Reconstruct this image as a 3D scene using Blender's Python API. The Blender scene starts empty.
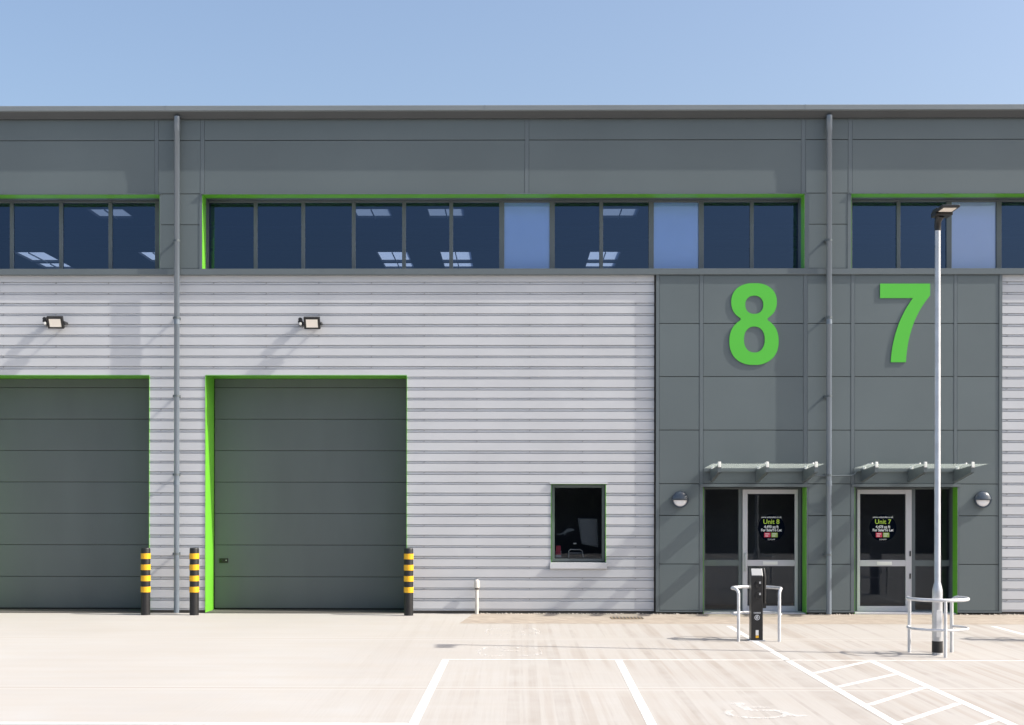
import bpy, bmesh, math, random
from mathutils import Vector, Matrix
random.seed(7)
S = bpy.context.scene
COL = S.collection
PI = math.pi
R = math.radians

# ------------------------------------------------------------------ camera model
F = 1400.0; D = 26.17; H = 2.13; TH = 0.0105; RO = 0.0011
PX0, PY0 = 499.0, 500.0
def ray(x, y):
    u = (x - PX0) / F; v = (PY0 - y) / F
    u, v = u - v * RO, v + u * RO
    return Vector((u * math.cos(TH) - math.sin(TH), u * math.sin(TH) + math.cos(TH), v))
def onY(x, y, Y=0.0):
    d = ray(x, y); t = (D + Y) / d.y
    return d.x * t, H + d.z * t
def fx(x, Y=0.0, y=400): return onY(x, y, Y)[0]
def fz(y, x=514, Y=0.0): return onY(x, y, Y)[1]
def gnd(x, y):
    d = ray(x, y); t = -H / d.z
    return d.x * t, -D + d.y * t

cam = bpy.data.cameras.new('camera'); co = bpy.data.objects.new('camera', cam); COL.objects.link(co)
co.location = (0, -D, H); co.rotation_euler = (Matrix.Rotation(TH, 3, 'Z') @ Matrix.Rotation(PI/2, 3, 'X') @ Matrix.Rotation(RO, 3, 'Z')).to_euler()
cam.sensor_width = 36; cam.lens = F / 1024 * 36
cam.shift_x = (512 - PX0) / 1024; cam.shift_y = (PY0 - 362.5) / 1024
cam.clip_end = 2000; cam.clip_start = 0.1
S.camera = co

# ------------------------------------------------------------------ materials
def newmat(name):
    m = bpy.data.materials.new(name); m.use_nodes = True
    return m, m.node_tree, m.node_tree.nodes['Principled BSDF']
def setp(b, **k):
    names = dict(col='Base Color', rough='Roughness', metal='Metallic', ior='IOR', spec='Specular IOR Level',
                 coat='Coat Weight', trans='Transmission Weight', emis='Emission Color', es='Emission Strength')
    for a, v in k.items():
        if a in ('col', 'emis'): v = (*v, 1)
        b.inputs[names[a]].default_value = v
def pm(name, col, rough=.5, metal=0, var=.06, nscale=1.5, stretch=(1, 1, 1), island=0., bump=0., bscale=40, **k):
    m, t, b = newmat(name); setp(b, col=col, rough=rough, metal=metal, **k)
    tc = t.nodes.new('ShaderNodeTexCoord'); mp = t.nodes.new('ShaderNodeMapping')
    mp.inputs['Scale'].default_value = stretch
    t.links.new(tc.outputs['Object'], mp.inputs['Vector'])
    nz = t.nodes.new('ShaderNodeTexNoise'); nz.inputs['Scale'].default_value = nscale; nz.inputs['Detail'].default_value = 6
    t.links.new(mp.outputs[0], nz.inputs['Vector'])
    mr = t.nodes.new('ShaderNodeMapRange'); mr.inputs['From Min'].default_value = .3; mr.inputs['From Max'].default_value = .7
    mr.inputs['To Min'].default_value = 1 - var; mr.inputs['To Max'].default_value = 1 + var
    t.links.new(nz.outputs['Fac'], mr.inputs['Value'])
    val = mr.outputs[0]
    if island:
        g = t.nodes.new('ShaderNodeNewGeometry'); m2 = t.nodes.new('ShaderNodeMapRange')
        m2.inputs['To Min'].default_value = 1 - island; m2.inputs['To Max'].default_value = 1 + island
        t.links.new(g.outputs['Random Per Island'], m2.inputs['Value'])
        mu = t.nodes.new('ShaderNodeMath'); mu.operation = 'MULTIPLY'
        t.links.new(val, mu.inputs[0]); t.links.new(m2.outputs[0], mu.inputs[1]); val = mu.outputs[0]
    vm = t.nodes.new('ShaderNodeVectorMath'); vm.operation = 'SCALE'; vm.inputs[0].default_value = col
    t.links.new(val, vm.inputs['Scale']); t.links.new(vm.outputs[0], b.inputs['Base Color'])
    if bump:
        n2 = t.nodes.new('ShaderNodeTexNoise'); n2.inputs['Scale'].default_value = bscale; n2.inputs['Detail'].default_value = 4
        t.links.new(mp.outputs[0], n2.inputs['Vector'])
        bp = t.nodes.new('ShaderNodeBump'); bp.inputs['Strength'].default_value = bump; bp.inputs['Distance'].default_value = .02
        t.links.new(n2.outputs['Fac'], bp.inputs['Height']); t.links.new(bp.outputs[0], b.inputs['Normal'])
    return m
def glassmat(name, refl=1.5, tint=(.75, .8, .85), rough=.0, gcol=(1, 1, 1), wob=.0):
    m, t, b = newmat(name); t.nodes.remove(b)
    out = t.nodes['Material Output']
    tr = t.nodes.new('ShaderNodeBsdfTransparent'); tr.inputs[0].default_value = (*tint, 1)
    gl = t.nodes.new('ShaderNodeBsdfGlossy'); gl.inputs['Roughness'].default_value = rough; gl.inputs['Color'].default_value = (*gcol, 1)
    fr = t.nodes.new('ShaderNodeFresnel'); fr.inputs['IOR'].default_value = refl
    mx = t.nodes.new('ShaderNodeMixShader')
    t.links.new(fr.outputs[0], mx.inputs[0]); t.links.new(tr.outputs[0], mx.inputs[1]); t.links.new(gl.outputs[0], mx.inputs[2])
    t.links.new(mx.outputs[0], out.inputs['Surface'])
    if wob:
        tc = t.nodes.new('ShaderNodeTexCoord'); nz = t.nodes.new('ShaderNodeTexNoise'); nz.inputs['Scale'].default_value = 1.2
        t.links.new(tc.outputs['Object'], nz.inputs['Vector'])
        bp = t.nodes.new('ShaderNodeBump'); bp.inputs['Strength'].default_value = wob; bp.inputs['Distance'].default_value = .02
        t.links.new(nz.outputs['Fac'], bp.inputs['Height']); t.links.new(bp.outputs[0], gl.inputs['Normal'])
    return m

M = {}
M['panel'] = pm('grey_panel_paint', (.105, .130, .137), .42, var=.06, nscale=.5, island=.04, bump=.03, bscale=1.2)
M['panel_back'] = pm('joint_shadow_gap', (.02, .022, .024), .8)
M['trim'] = pm('grey_trim_paint', (.108, .131, .142), .4, var=.04)
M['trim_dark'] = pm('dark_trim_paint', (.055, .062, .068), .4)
M['clad'] = pm('silver_cladding_paint', (.515, .53, .555), .38, var=.05, nscale=.9, stretch=(1, 1, 1.6), island=.0, metal=.0, bump=.02, bscale=1.5)
M['clad_screw'] = pm('screw_head', (.30, .30, .31), .5)
M['green'] = pm('lime_green_flashing', (.15, .50, .035), .35, var=.03)
M['number'] = pm('number_green', (.082, .46, .042), .4, var=.02)
M['door'] = pm('roller_door_paint', (.094, .112, .112), .45, var=.07, nscale=.9, stretch=(1.6, 1, .5), bump=.03, bscale=2)
M['gutter'] = pm('gutter_paint', (.175, .20, .215), .4, var=.05, nscale=.4)
M['pipe'] = pm('downpipe_paint', (.17, .205, .245), .27, metal=.15, spec=.7, var=.04)
M['frame'] = pm('window_frame_paint', (.10, .12, .13), .35)
M['silver'] = pm('silver_door_frame', (.50, .50, .54), .35, metal=.15, var=.03)
M['glass'] = glassmat('sky_glass', 1.95, (.36, .46, .66), gcol=(.42, .62, 1.0), wob=.0)
M['cglass'] = glassmat('clear_glass', 1.6, (.92, .95, .97))
M['dglass'] = glassmat('door_glass', 1.5, (.80, .83, .88), gcol=(.85, .92, 1))
M['span'] = pm('spandrel_backing', (.40, .61, 1.0), .1, var=.02, coat=.6)
M['span2'] = pm('spandrel_backing_pale', (.60, .72, 1.0), .1, var=.02, coat=.6)
M['room'] = pm('room_dark', (.10, .11, .13), .8)
M['ceil'] = pm('roof_liner', (.09, .10, .12), .7, var=.1, nscale=.5)
M['black'] = pm('black_plastic', (.012, .012, .013), .35)
M['blackpaint'] = pm('black_bollard_paint', (.010, .010, .011), .5, var=.2, nscale=8)
M['yellow'] = pm('yellow_reflective_band', (.78, .42, .015), .4, var=.06, nscale=10)
M['galv'] = pm('galvanised_steel', (.60, .61, .625), .4, metal=.3, var=.16, nscale=9)
M['white'] = pm('white_plastic', (.75, .75, .73), .4)
M['grey'] = pm('grey_plastic', (.35, .36, .37), .5)
M['lens'] = pm('led_lens', (.95, .87, .78), .35)
M['cream'] = pm('opal_lens', (.78, .78, .80), .3)
M['cap'] = pm('bulkhead_cover', (.05, .065, .085), .25, coat=.5)
M['canglass'] = pm('canopy_frosted_glass', (.34, .42, .39), .25, var=.1)
M['poster'] = pm('poster_navy', (.001, .003, .009), .9, spec=.05)
M['lime'] = pm('poster_lime', (.42, .62, .06), .5)
M['ink'] = pm('poster_white', (.7, .72, .75), .5)
M['red'] = pm('poster_red', (.6, .04, .09), .5)
M['pgreen'] = pm('poster_green', (.3, .42, .1), .5)
M['polesteel'] = pm('lamp_post_steel', (.52, .53, .55), .34, metal=.6, var=.12, nscale=6)
M['vent'] = pm('vent_plastic', (.60, .57, .52), .5, var=.1, nscale=9)
M['plinth'] = pm('plinth', (.08, .075, .07), .9)
M['stone'] = pm('gravel_stone', (.42, .38, .33), .9, island=.3)
M['cover'] = pm('cover_iron', (.22, .17, .11), .8, var=.2, nscale=9)

# rooflight: translucent sheet
m, t, b = newmat('rooflight_sheet'); t.nodes.remove(b)
tl = t.nodes.new('ShaderNodeBsdfTranslucent'); tl.inputs[0].default_value = (.33, .35, .365, 1)
t.links.new(tl.outputs[0], t.nodes['Material Output'].inputs['Surface']); M['rooflight'] = m
m, t, b = newmat('darker_rooflight_sheet'); t.nodes.remove(b)  # same sheet in a darker colour for the nearer row
tl = t.nodes.new('ShaderNodeBsdfTranslucent'); tl.inputs[0].default_value = (.15, .165, .175, 1)
t.links.new(tl.outputs[0], t.nodes['Material Output'].inputs['Surface']); M['rooflight2'] = m

# canopy glass: partly translucent
m, t, b = newmat('canopy_glass'); t.nodes.remove(b)
tr = t.nodes.new('ShaderNodeBsdfTransparent'); tr.inputs[0].default_value = (.93, .97, .95, 1)
df = t.nodes.new('ShaderNodeBsdfTranslucent'); df.inputs[0].default_value = (.9, 1, .93, 1)
gl = t.nodes.new('ShaderNodeBsdfGlossy'); gl.inputs[1].default_value = .05
mx = t.nodes.new('ShaderNodeMixShader'); mx.inputs[0].default_value = .20
fr = t.nodes.new('ShaderNodeFresnel'); fr.inputs[0].default_value = 1.5
m2 = t.nodes.new('ShaderNodeMixShader')
t.links.new(tr.outputs[0], mx.inputs[1]); t.links.new(df.outputs[0], mx.inputs[2])
m2.inputs[0].default_value = .07; t.links.new(mx.outputs[0], m2.inputs[1]); t.links.new(gl.outputs[0], m2.inputs[2])
t.links.new(m2.outputs[0], t.nodes['Material Output'].inputs['Surface']); M['canopy'] = m

def N(t, typ, **k):
    n = t.nodes.new(typ)
    for a, v in k.items():
        if a == 'op': n.operation = v
        else: n.inputs[a].default_value = v
    return n
def math_(t, op, a, b=None, clamp=False):
    n = t.nodes.new('ShaderNodeMath'); n.operation = op; n.use_clamp = clamp
    for i, v in enumerate((a, b)):
        if v is None: continue
        if isinstance(v, (int, float)): n.inputs[i].default_value = v
        else: t.links.new(v, n.inputs[i])
    return n.outputs[0]
def noise(t, vec, scale, stretch=(1, 1, 1), detail=5, lo=.3, hi=.7):
    mp = t.nodes.new('ShaderNodeMapping'); mp.inputs['Scale'].default_value = stretch
    t.links.new(vec, mp.inputs[0])
    nz = N(t, 'ShaderNodeTexNoise', Scale=scale, Detail=detail); t.links.new(mp.outputs[0], nz.inputs['Vector'])
    mr = t.nodes.new('ShaderNodeMapRange'); mr.inputs['From Min'].default_value = lo; mr.inputs['From Max'].default_value = hi
    t.links.new(nz.outputs['Fac'], mr.inputs['Value']); return mr.outputs[0]
def mixc(t, fac, a, b):
    n = t.nodes.new('ShaderNodeMix'); n.data_type = 'RGBA'
    if isinstance(fac, (int, float)): n.inputs[0].default_value = fac
    else: t.links.new(fac, n.inputs[0])
    for i, v in ((6, a), (7, b)):
        if isinstance(v, tuple): n.inputs[i].default_value = (*v, 1)
        else: t.links.new(v, n.inputs[i])
    return n.outputs[2]

def concrete():
    m, t, b = newmat('brushed_concrete'); setp(b, rough=.85)
    tc = t.nodes.new('ShaderNodeTexCoord'); v = tc.outputs['Object']
    sep = t.nodes.new('ShaderNodeSeparateXYZ'); t.links.new(v, sep.inputs[0])
    big = noise(t, v, .35, (1, 1, 1), 6)
    mid = noise(t, v, 2.2, (1, .7, 1), 6)
    streak = math_(t, 'MULTIPLY', noise(t, v, 1.0, (7, .10, 1), 3, .47, .59), noise(t, v, .55, (1, .6, 1), 5, .40, .58))
    sweep = noise(t, v, 1.0, (.5, 1.6, 1), 7, .42, .72)
    fine = noise(t, v, 1.0, (30, .8, 1), 3, .4, .7)
    line = math_(t, 'MULTIPLY', noise(t, v, 1.0, (6, .035, 1), 2, .555, .585), mid)
    trans = noise(t, v, 1.0, (.25, 3.0, 1), 4, .45, .75)
    # right half is browner and more heavily brushed
    rt = t.nodes.new('ShaderNodeMapRange'); rt.inputs['From Min'].default_value = -2.5; rt.inputs['From Max'].default_value = 3.2
    rt.inputs['To Min'].default_value = .0; rt.inputs['To Max'].default_value = 1
    t.links.new(sep.outputs[0], rt.inputs['Value']); rt = rt.outputs[0]
    c = mixc(t, big, (.372, .358, .342), (.412, .405, .392))
    c = mixc(t, math_(t, 'MULTIPLY', mid, .35), c, (.40, .365, .325))
    c = mixc(t, math_(t, 'MULTIPLY', trans, .38), c, (.375, .34, .295))
    c = mixc(t, math_(t, 'MULTIPLY', streak, math_(t, 'MULTIPLY', rt, .75)), c, (.27, .22, .175))
    c = mixc(t, math_(t, 'MULTIPLY', fine, math_(t, 'MULTIPLY', rt, .24)), c, (.27, .235, .20))
    c = mixc(t, math_(t, 'MULTIPLY', line, math_(t, 'MULTIPLY', rt, .6)), c, (.17, .14, .115))
    c = mixc(t, math_(t, 'MULTIPLY', rt, .45), c, (.365, .342, .318))
    c = mixc(t, math_(t, 'MULTIPLY', sweep, .32), c, (.36, .338, .31))
    # slab joints
    j = None; lj = None
    for Y in [gnd(514, 638.8)[1], gnd(514, 688.5)[1], -16.0, -22.0, -28.0, -36.0, -44.0]:
        d = math_(t, 'ABSOLUTE', math_(t, 'SUBTRACT', sep.outputs[1], Y))
        lb = math_(t, 'LESS_THAN', d, .16); lj = lb if lj is None else math_(t, 'MAXIMUM', lj, lb)
        q = math_(t, 'LESS_THAN', d, .032)
        j = q if j is None else math_(t, 'MAXIMUM', j, q)
    c = mixc(t, math_(t, 'MULTIPLY', lj, .45), c, (.432, .424, .408))
    c = mixc(t, math_(t, 'MULTIPLY', j, .9), c, (.33, .29, .25))
    spot = noise(t, v, 7, (1, 1, 1), 2, .70, .76)
    c = mixc(t, math_(t, 'MULTIPLY', spot, .35), c, (.38, .33, .29))
    t.links.new(c, b.inputs['Base Color'])
    bp = N(t, 'ShaderNodeBump', Strength=.05, Distance=.01)
    t.links.new(fine, bp.inputs['Height']); t.links.new(bp.outputs[0], b.inputs['Normal'])
    return m
M['concrete'] = concrete()
def paving():
    m, t, b = newmat('tan_block_paving'); setp(b, rough=.9)
    tc = t.nodes.new('ShaderNodeTexCoord')
    mp = t.nodes.new('ShaderNodeMapping'); mp.inputs['Rotation'].default_value = (0, 0, R(45))
    t.links.new(tc.outputs['Object'], mp.inputs[0])
    br = t.nodes.new('ShaderNodeTexBrick')
    for k, vv in (('Color1', (.38, .325, .27, 1)), ('Color2', (.27, .23, .19, 1)), ('Mortar', (.30, .25, .20, 1))): br.inputs[k].default_value = vv
    br.inputs['Scale'].default_value = 1; br.inputs['Brick Width'].default_value = .2; br.inputs['Row Height'].default_value = .1
    br.inputs['Mortar Size'].default_value = .006
    t.links.new(mp.outputs[0], br.inputs['Vector'])
    n = noise(t, tc.outputs['Object'], 1.2)
    c = mixc(t, math_(t, 'MULTIPLY', n, .35), br.outputs['Color'], (.39, .35, .30))
    t.links.new(c, b.inputs['Base Color']); return m
M['paving'] = paving()
def paintmat(name, cover, mul=.5):
    m, t, b = newmat(name); setp(b, rough=.6, col=(.74, .73, .71))
    tc = t.nodes.new('ShaderNodeTexCoord'); v = tc.outputs['Object']
    n = noise(t, v, 9, (1, 1, 1), 8, .5 - cover, 1.05 - cover)
    n2 = noise(t, v, 1, (24, .6, 1), 3, .3, .75)
    f = math_(t, 'MULTIPLY', n, math_(t, 'ADD', math_(t, 'MULTIPLY', n2, mul), .3), True)
    tr = t.nodes.new('ShaderNodeBsdfTransparent'); mx = t.nodes.new('ShaderNodeMixShader')
    t.links.new(f, mx.inputs[0]); t.links.new(b.outputs[0], mx.inputs[1]); t.links.new(tr.outputs[0], mx.inputs[2])
    t.links.new(mx.outputs[0], t.nodes['Material Output'].inputs['Surface'])
    return m
M['paint'] = paintmat('white_line_paint', .14)
M['thinpaint'] = paintmat('thin_line_paint', .1)
M['ghost'] = paintmat('faded_symbol_paint', .42, .9)
M['ghost2'] = paintmat('almost_gone_paint', .6, 1.3)

# ------------------------------------------------------------------ mesh helpers
class MB:
    def __init__(s): s.v = []; s.f = []; s.m = []; s.sm = []
    def add(s, vs, fs, mi=0, sm=False):
        o = len(s.v); s.v += [tuple(v) for v in vs]
        for f in fs: s.f.append(tuple(o + i for i in f)); s.m.append(mi); s.sm.append(sm)
        return s
    def box(s, x0, x1, y0, y1, z0, z1, mi=0, mat=None):
        if x0 > x1: x0, x1 = x1, x0
        if y0 > y1: y0, y1 = y1, y0
        if z0 > z1: z0, z1 = z1, z0
        vs = [Vector(p) for p in ((x0,y0,z0),(x1,y0,z0),(x1,y1,z0),(x0,y1,z0),(x0,y0,z1),(x1,y0,z1),(x1,y1,z1),(x0,y1,z1))]
        if mat: vs = [mat @ v for v in vs]
        return s.add(vs, [(0,3,2,1),(4,5,6,7),(0,1,5,4),(1,2,6,5),(2,3,7,6),(3,0,4,7)], mi)
    def quad(s, a, b, c, d, mi=0): return s.add([a, b, c, d], [(0,1,2,3)], mi)
    def prism(s, pts, x0, x1, mi=0, closed=False):
        # profile pts (y,z) extruded along x
        n = len(pts); vs = [(x0, p[0], p[1]) for p in pts] + [(x1, p[0], p[1]) for p in pts]
        fs = [(i, i+1, n+i+1, n+i) for i in range(n-1)]
        if closed: fs += [(n-1, 0, n, 2*n-1), tuple(range(n))[::-1], tuple(range(n, 2*n))]
        return s.add(vs, fs, mi)
    def tube(s, pts, r, n=12, mi=0, caps=True):
        pts = [Vector(p) for p in pts]; rs = r if isinstance(r, (list, tuple)) else [r]*len(pts)
        vs = []; up = None
        for i, p in enumerate(pts):
            d = (pts[min(i+1, len(pts)-1)] - pts[max(i-1, 0)]).normalized()
            if up is None:
                up = Vector((0,0,1)) if abs(d.z) < .9 else Vector((1,0,0))
            a = d.cross(up).normalized(); up = a.cross(d).normalized()
            for k in range(n):
                q = 2*PI*k/n; vs.append(p + (a*math.cos(q) + up*math.sin(q))*rs[i])
        fs = []
        for i in range(len(pts)-1):
            for k in range(n): fs.append((i*n+k, i*n+(k+1)%n, (i+1)*n+(k+1)%n, (i+1)*n+k))
        s.add(vs, fs, mi, True)
        if caps: s.add(vs[:n], [tuple(range(n))[::-1]], mi); s.add(vs[-n:], [tuple(range(n))], mi)
        return s
    def ring(s, c, r0, r1, n=40, axis='y', a0=0, a1=2*PI, y0=0, y1=.01, mi=0, sx=1, sy=1):
        # flat annulus sector with thickness, in XZ (axis y) or XY (axis z) plane
        full = abs(a1-a0-2*PI) < 1e-6; k = n if full else n+1; vs = []
        for i in range(k):
            a = a0+(a1-a0)*i/n; cx, cz = math.cos(a)*sx, math.sin(a)*sy
            for rr in (r0, r1):
                for yy in (y0, y1):
                    if axis == 'y': vs.append((c[0]+cx*rr, yy, c[1]+cz*rr))
                    else: vs.append((c[0]+cx*rr, c[1]+cz*rr, yy))
        fs = []
        for i in range(n):
            j = (i+1) % k; A = i*4; B = j*4
            fs += [(A, A+2, B+2, B), (A+1, B+1, B+3, A+3), (A, B, B+1, A+1), (A+2, A+3, B+3, B+2)]
        return s.add(vs, fs, mi)
    def disc(s, c, r, y0, y1, n=32, mi=0):
        vs = [(c[0]+math.cos(2*PI*i/n)*r, yy, c[1]+math.sin(2*PI*i/n)*r) for yy in (y0, y1) for i in range(n)]
        fs = [tuple(range(n)), tuple(range(n, 2*n))[::-1]] + [(i, n+i, n+(i+1)%n, (i+1)%n) for i in range(n)]
        return s.add(vs, fs, mi)
    def build(s, name, mats, parent=None, bevel=0, origin=None):
        me = bpy.data.meshes.new(name)
        vs = s.v
        if origin: vs = [(v[0]-origin[0], v[1]-origin[1], v[2]-origin[2]) for v in vs]
        me.from_pydata(vs, [], s.f)
        if not isinstance(mats, (list, tuple)): mats = [mats]
        for q in mats: me.materials.append(M[q] if isinstance(q, str) else q)
        for p, a, b_ in zip(me.polygons, s.m, s.sm): p.material_index = a; p.use_smooth = b_
        bm = bmesh.new(); bm.from_mesh(me); bmesh.ops.recalc_face_normals(bm, faces=bm.faces); bm.to_mesh(me); bm.free()
        o = bpy.data.objects.new(name, me); COL.objects.link(o)
        if origin: o.location = origin
        if parent: o.parent = parent
        if bevel:
            md = o.modifiers.new('bevel', 'BEVEL'); md.width = bevel; md.segments = 2; md.limit_method = 'ANGLE'
        return o
def tag(o, label=None, cat=None, group=None, kind=None):
    if label: o['label'] = label
    if cat: o['category'] = cat
    if group: o['group'] = group
    if kind: o['kind'] = kind
    return o
def thing(name, loc, label, cat, group=None, rz=0):
    o = bpy.data.objects.new(name, None); COL.objects.link(o); o.location = loc; o.rotation_euler = (0,0,rz)
    o.empty_display_size = .1
    return tag(o, label, cat, group)
def copy_tree(o, parent=None):
    c = o.copy(); COL.objects.link(c); c.parent = parent
    for ch in [q for q in bpy.data.objects if q.parent == o]: copy_tree(ch, c)
    return c
def curve_mesh(splines, depth):
    cu = bpy.data.curves.new('outline', 'CURVE'); cu.dimensions = '2D'; cu.fill_mode = 'BOTH'; cu.extrude = depth/2
    for pts in splines:
        sp = cu.splines.new('POLY'); sp.points.add(len(pts)-1); sp.use_cyclic_u = True
        for p, q in zip(sp.points, pts): p.co = (q[0], q[1], 0, 1)
    return curve_to_mb(cu)
def curve_to_mb(cu):
    tmp = bpy.data.objects.new('outline', cu); COL.objects.link(tmp)
    dg = bpy.context.evaluated_depsgraph_get(); ev = tmp.evaluated_get(dg); me = ev.to_mesh()
    vs = [tuple(v.co) for v in me.vertices]; fs = [tuple(p.vertices) for p in me.polygons]
    ev.to_mesh_clear(); bpy.data.objects.remove(tmp); bpy.data.curves.remove(cu)
    return vs, fs
def text_mesh(txt, size, width=None, depth=.002, bold=.0):
    cu = bpy.data.curves.new('outline', 'FONT'); cu.body = txt; cu.size = size; cu.extrude = depth/2; cu.offset = bold
    cu.align_x = 'CENTER'; cu.align_y = 'CENTER'; cu.resolution_u = 4
    vs, fs = curve_to_mb(cu)
    if width and vs:
        w = max(v[0] for v in vs) - min(v[0] for v in vs); k = width/w
        vs = [(v[0]*k, v[1], v[2]) for v in vs]
    return vs, fs

# ------------------------------------------------------------------ ground
g = MB(); g.quad((-300,-300,0),(300,-300,0),(300,300,0),(-300,300,0))
tag(g.build('ground', 'concrete'), kind='structure')
px0 = gnd(474, 619)[0]; py0 = gnd(700, 624)[1]
p = MB()
xa = gnd(459, 624)[0]; xb = gnd(474, 614.5)[0]
p.add([(xa, py0, .0015), (14.5, py0, .0015), (14.5, .2, .0015), (xb, .2, .0015)], [(0,1,2,3)])
tag(p.build('pavement', 'paving'), kind='structure')

def gline(mb, p0, p1, w, z=.002):
    a = Vector((*p0, z)); b = Vector((*p1, z)); d = (b-a).normalized(); n = Vector((-d.y, d.x, 0))*w/2
    mb.quad(a-n, b-n, b+n, a+n)
Ytr = gnd(700, 660.3)[1]
xl1 = gnd(445.5, 660)[0]; xl2 = gnd(618.5, 660)[0]; xl3 = gnd(787, 660)[0]; xl4 = gnd(872, 661.5)[0]
Yfar = gnd(728, 626)[1]
lm = MB()
for (ta, tb) in (((445.5,660),(413,725)), ((618.5,660),(652,725))):
    A = Vector(gnd(*ta)); Bp = Vector(gnd(*tb)); A = A + (A-Bp).normalized()*-.03
    gline(lm, A, A+(Bp-A)*((-16.4-A.y)/(Bp.y-A.y)), .095)
gline(lm, (xl3, Yfar), (xl3, -16.4), .095)
gline(lm, (xl4, Ytr-.03), (xl4, -16.4), .095)
gline(lm, (gnd(991.5, 626)[0], Yfar), (gnd(991.5, 626)[0], Ytr+.05), .1)
yb = gnd(200, 722.6)[1]
gline(lm, (-14, yb-.06), (gnd(410, 722.6)[0], yb-.06), .12)
tag(lm.build('parking_lines', 'paint'), kind='structure')
lm = MB(); gline(lm, (xl1-.05, Ytr+.03), (14, Ytr+.03), .06)
tag(lm.build('bay_head_line', 'thinpaint'), kind='structure')
lm = MB()
for (a, b_) in (((812.3,673.3),(874,661.6)), ((834.5,687),(899.4,674.2)), ((864.5,705),(931,687.5)), ((897.8,723),(972,703.3)), ((931,741),(1020,720))):
    A = gnd(*a); B = gnd(*b_); ty = A[1]; k = (xl4-.055-xl3-.055)
    gline(lm, (xl3+.055, A[1]), (xl4-.055, B[1]), .085, .0023)
tag(lm.build('hatch_lines', 'paint'), kind='structure')

def arc(cx, cy, r, a0, a1, n=18): return [(cx+math.cos(R(a0+(a1-a0)*i/n))*r, cy+math.sin(R(a0+(a1-a0)*i/n))*r) for i in range(n+1)]
def strip(mb, pts, w, z):
    for i in range(len(pts)-1): gline(mb, pts[i], pts[i+1], w, z + .0003*(i % 2))
def wheelchair(cx, cy, h, mat, flip=1):
    mb = MB(); q = lambda a, b_: (cx + flip*a*h, cy + b_*h)
    mb.add([(q(-.12, .42)[0]+math.cos(2*PI*i/18)*.075*h, q(-.12, .42)[1]+math.sin(2*PI*i/18)*.075*h, .0020) for i in range(18)], [tuple(range(18))])
    strip(mb, [q(-.12, .33), q(-.08, .02)], .06*h*1.3, .0022)
    strip(mb, [q(-.08, .02), q(.16, .02), q(.24, -.3), q(.36, -.27)], .07*h, .0030)
    strip(mb, [q(-.10, .2), q(.13, .2)], .05*h, .0038)
    strip(mb, [q(a, b_) for a, b_ in arc(-.06, -.17, .25, 140, 350)], .06*h, .0042)
    return mb.build('wheelchair_symbol', mat)
a = gnd(728, 711); b_ = gnd(795, 711); y_ = (gnd(760, 703)[1]+gnd(760, 719.5)[1])/2
tag(wheelchair((a[0]+b_[0])/2-.02, y_, 1.15, 'ghost'), kind='structure')
# two faint worn chevron-like marks near the door end of the yard
for (xa_, xb_, ya_, yb_) in ((484,541,628.5,635),(477,544,647,656)):
    mb = MB()
    c0 = gnd((xa_+xb_)/2, (ya_+yb_)/2); w = (gnd(xb_, yb_)[0]-gnd(xa_, yb_)[0])/2; hh = (gnd(500, ya_)[1]-gnd(500, yb_)[1])/2
    strip(mb, [(c0[0]+math.cos(t_*PI/12)*w*.45-w*.5, c0[1]+math.sin(t_*PI/12)*hh) for t_ in range(4, 22)], .08, .0022)
    strip(mb, [(c0[0]-math.cos(t_*PI/12)*w*.45+w*.5, c0[1]-math.sin(t_*PI/12)*hh) for t_ in range(4, 22)], .08, .0058)
    gline(mb, (c0[0]-w*.4, c0[1]+hh*.2), (c0[0]+w*.45, c0[1]-hh*.1), .08, .0090)
    tag(mb.build('faded_marking', 'ghost2'), kind='structure')

# ------------------------------------------------------------------ building
B = thing('industrial_building', (0,0,0), 'long grey and silver clad industrial building with lime green trims, roller doors and strip windows', 'building')
XL, XR = -15.5, 15.5
ZT = fz(118); 
CY = .058      # plane of the silver cladding face
xA = fx(656); xB = fx(1002)   # dark entrance panel zone
zsill_t = fz(268.6); zsill_b = fz(275)
WY = .50; DY = .80; EY = .42

def cladding(rects, name, label=None):
    """rects: list of (x0,x1,z0,z1). horizontal recessed ribs, alternating two depths"""
    pitch = .1977; top = zsill_b
    def prof(z0, z1):
        pts = []; k = 0; z = top - .03
        lst = [(CY, z1)]
        zz = top - .115
        while zz > z0 - .1:
            if k % 2 == 0: gh, dp = .062, .022
            else: gh, dp = .050, .017
            seq = [(CY, zz), (CY+dp+.012, zz-.004), (CY+dp, zz-.010), (CY+dp-.004, zz-gh+.014), (CY+dp+.016, zz-gh+.010), (CY+dp+.010, zz-gh+.002), (CY, zz-gh)]
            lst += seq; zz -= pitch; k += 1
        lst.append((CY, z0 - 1))
        # clip
        out = []
        for (y0, a), (y1, c) in zip(lst, lst[1:]):
            hi, lo = min(a, z1), max(c, z0)
            if a <= z0 or c >= z1: continue
            f = lambda zq: y0 + (y1-y0)*((a-zq)/(a-c) if a != c else 0)
            if not out: out.append((f(hi), hi))
            out.append((f(lo), lo))
        return out
    mb = MB()
    for (x0, x1, z0, z1) in rects:
        # sheet length split with tiny laps
        mb.prism(prof(z0, z1), x0, x1, 0)
        zz = top - .115; k = 0
        while zz > z0+.05:
            if zz < z1 - .02:
                x = math.ceil((x0-.3)/.99)*.99 + .3
                while x < x1-.03:
                    if x > x0+.02: mb.box(x-.008, x+.008, CY-.002, CY+.02, zz-.030, zz-.016, 1)
                    x += .99
            zz -= pitch; k += 1
    o = mb.build(name, ['clad', 'clad_screw'], B)
    if label: o['label'] = label
    return o
zb = .055
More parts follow.
